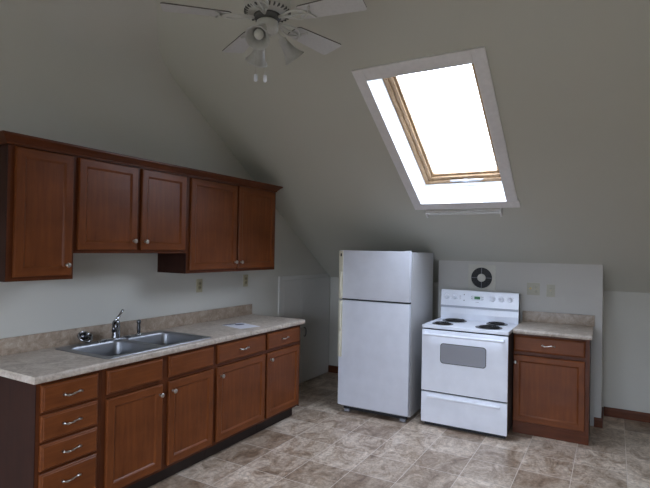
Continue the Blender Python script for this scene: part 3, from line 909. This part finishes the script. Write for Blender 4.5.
bm = bmesh.new(); lathe(bm, [(.045, -.004), (.056, -.012), (.060, -.045), (.055, -.062), (.040, -.072), (.022, -.080), (.018, -.092), (.010, -.098), (0, -.1)], 28, cap0=True)
finish(bm, 'switch_housing', M['fanw'], fn, smooth=40)
PH, PT = -2.404, -.17
for k in range(5):
    Rz = Matrix.Rotation(PH + k*2*PI/5, 4, 'Z')
    # blade iron: an open leaf-shaped bracket
    bm = bmesh.new()
    L = [(.07, 0, .004), (.10, .012, .006), (.14, .032, .0), (.18, .040, -.003), (.21, .028, -.004), (.235, 0.004, -.004)]
    pitchm = lambda p: (p[0], p[1], p[2] - (p[1])*math.tan(PT)*(-1)*min(1, max(0, (p[0]-.08)/.08)))
    tube(bm, [pitchm(p) for p in L], [.008, .006, .0055, .0055, .0055, .006], 8)
    tube(bm, [pitchm((p[0], -p[1], p[2])) for p in L], [.008, .006, .0055, .0055, .0055, .006], 8)
    tube(bm, [pitchm(p) for p in [(.09, 0, .004), (.15, .004, -.001), (.20, 0, -.003), (.25, 0, -.004)]], [.007, .005, .005, .006], 8)
    tube(bm, [pitchm(p) for p in [(.235, 0, -.004), (.25, .025, -.004), (.262, .045, -.004)]], [.006, .005, .006], 8)
    tube(bm, [pitchm(p) for p in [(.235, 0, -.004), (.25, -.025, -.004), (.262, -.045, -.004)]], [.006, .005, .006], 8)
    bmesh.ops.transform(bm, matrix=Rz, verts=bm.verts)
    finish(bm, 'blade_iron', M['fanw'], fn, smooth='all')
    # blade
    out = []
    w0, w1, r0, r1 = .052, .070, .185, .532
    def cr_(cxx, cyy, r, a0, a1, n=5): return [(cxx + r*math.cos(a0+(a1-a0)*i/n), cyy + r*math.sin(a0+(a1-a0)*i/n)) for i in range(n+1)]
    out += cr_(r1-.016, -w1+.016, .016, -PI/2, 0) + cr_(r1-.016, w1-.016, .016, 0, PI/2)
    out += cr_(r0+.025, w0-.025, .025, PI/2, PI) + cr_(r0+.025, -w0+.025, .025, PI, 3*PI/2)
    bm = bmesh.new()
    zz = lambda y: y*math.tan(PT)
    a = [bm.verts.new((x, y, zz(y)+.002)) for x, y in out]; b = [bm.verts.new((x, y, zz(y)+.0085)) for x, y in out]
    fa = bm.faces.new(a); bm.faces.new(b)
    for j in range(len(out)):
        f = bm.faces.new((a[j], a[(j+1) % len(out)], b[(j+1) % len(out)], b[j])); f.material_index = 1
    bmesh.ops.transform(bm, matrix=Rz, verts=bm.verts)
    finish(bm, 'blade', None, fn, mats=[M['fanb'], M['bedge']])
# lamps
for az in (-69, 64, 146):
    a = math.radians(az); d = Vector((math.cos(a), math.sin(a), 0))
    tilt = math.radians(44)
    ax = (d*math.sin(tilt) + Vector((0, 0, -math.cos(tilt)))).normalized()
    p0 = d*.040 + Vector((0, 0, -.050)); p1 = d*.078 + Vector((0, 0, -.070)); p2 = p1 + ax*.02
    bm = bmesh.new(); tube(bm, [p0, (p0+p1)/2 + Vector((0, 0, .006)), p1, p2], [.009, .009, .011, .020], 12)
    lathe(bm, [(.022, 0), (.024, .006), (.024, .026), (.020, .030)], 20, along(ax, p1 + ax*.012), cap0=True)
    arm = finish(bm, 'lamp_arm', M['fanw'], fn, smooth=40)
    bm = bmesh.new()
    pf = [(.023, .0), (.026, .012), (.029, .03), (.035, .055), (.045, .078), (.057, .096), (.063, .102)]
    lathe(bm, pf + [(r-.003, z+.0005) for r, z in reversed(pf)], 28, along(ax, p1 + ax*.032))
    finish(bm, 'lamp_shade', M['frost'], arm, smooth='all')
    bm = bmesh.new(); lathe(bm, [(.012, .0), (.013, .02), (.020, .036), (.0265, .056), (.0265, .066), (.020, .080), (.009, .088), (0, .089)], 20, along(ax, p1 + ax*.03), cap0=True)
    finish(bm, 'bulb', M['fanw'], arm, smooth='all')
for x, y, zt_, zp in ((-.050, -.026, -.045, -.285), (-.004, -.006, -.075, -.290)):
    bm = bmesh.new()
    tube(bm, [(x, y, zt_), (x, y, zp)], .0011, 6)
    pc = finish(bm, 'pull_chain', M['nickel'], fn)
    bm = bmesh.new(); lathe(bm, [(.003, zp), (.0085, zp-.004), (.0095, zp-.018), (.0095, zp-.034), (.005, zp-.040), (0, zp-.041)], 12, Matrix.Translation((x, y, 0)), cap0=True)
    finish(bm, 'chain_pull', M['appl'], pc, smooth='all')

# ------------------------------------------------------------------ daylight
W = bpy.data.worlds.new('sky'); S.world = W; W.use_nodes = True
nt = W.node_tree; bg = nt.nodes['Background']
tc = nt.nodes.new('ShaderNodeTexCoord'); sx = nt.nodes.new('ShaderNodeSeparateXYZ')
lnk(nt, tc.outputs['Generated'], sx.inputs[0])
mr = nt.nodes.new('ShaderNodeMapRange'); mr.inputs['From Min'].default_value = -.1; mr.inputs['From Max'].default_value = .12
lnk(nt, sx.outputs['Z'], mr.inputs['Value'])
col = mixc(nt, mr.outputs[0], (.10, .10, .085), (.84, .915, 1.13))
mr2 = nt.nodes.new('ShaderNodeMapRange'); mr2.inputs['From Min'].default_value = .05; mr2.inputs['From Max'].default_value = .8
mr2.inputs['To Min'].default_value = .85; mr2.inputs['To Max'].default_value = 1.4
lnk(nt, sx.outputs['Z'], mr2.inputs['Value'])
mm = nt.nodes.new('ShaderNodeMath'); mm.operation = 'MULTIPLY'; mm.inputs[1].default_value = 5.6
lnk(nt, mr2.outputs[0], mm.inputs[0]); lnk(nt, mm.outputs[0], bg.inputs['Strength'])
lnk(nt, col, bg.inputs['Color'])

def portal(name, loc, rot, sx_, sy_):
    l = bpy.data.lights.new(name, 'AREA'); l.shape = 'RECTANGLE'; l.size = sx_; l.size_y = sy_
    l.cycles.is_portal = True
    o = bpy.data.objects.new(name, l); C.objects.link(o); o.location = loc; o.rotation_euler = rot
    return o
portal('rear_window_portal', ((RW[0]+RW[1])/2, YB-.13, (RW[2]+RW[3])/2), (PI/2, 0, 0), RW[1]-RW[0], RW[3]-RW[2])
pp_ = portal('skylight_portal', (0, 0, 0), (0, 0, 0), WX1-WX0, WS1-WS0)
pp_.matrix_world = sky.matrix_world @ Matrix.Translation(((WX0+WX1)/2, (WS0+WS1)/2, .31))

# ------------------------------------------------------------------ camera
cam = bpy.data.cameras.new('camera'); co = bpy.data.objects.new('camera', cam); C.objects.link(co)
yaw, pit, rol, f = .5226, .0089, .0176, 501.3339
F = Vector((-math.sin(yaw)*math.cos(pit), math.cos(yaw)*math.cos(pit), math.sin(pit)))
R = Vector((math.cos(yaw), math.sin(yaw), 0)); U = R.cross(F)
R2 = R*math.cos(rol) + U*math.sin(rol); U2 = -R*math.sin(rol) + U*math.cos(rol)
mw = Matrix((R2, U2, -F)).transposed().to_4x4(); mw.translation = (3.1712, -1.8848, 1.5892)
co.matrix_world = mw
cam.sensor_fit = 'HORIZONTAL'; cam.sensor_width = 36; cam.lens = 36*f/650
cam.clip_start = .05
S.camera = co

S.view_settings.view_transform = 'Standard'; S.view_settings.look = 'None'
S.view_settings.gamma = 1; S.view_settings.use_curve_mapping = False
S.view_settings.exposure = 1.73
S.cycles.use_denoising = True
S.cycles.max_bounces = 12; S.cycles.diffuse_bounces = 8
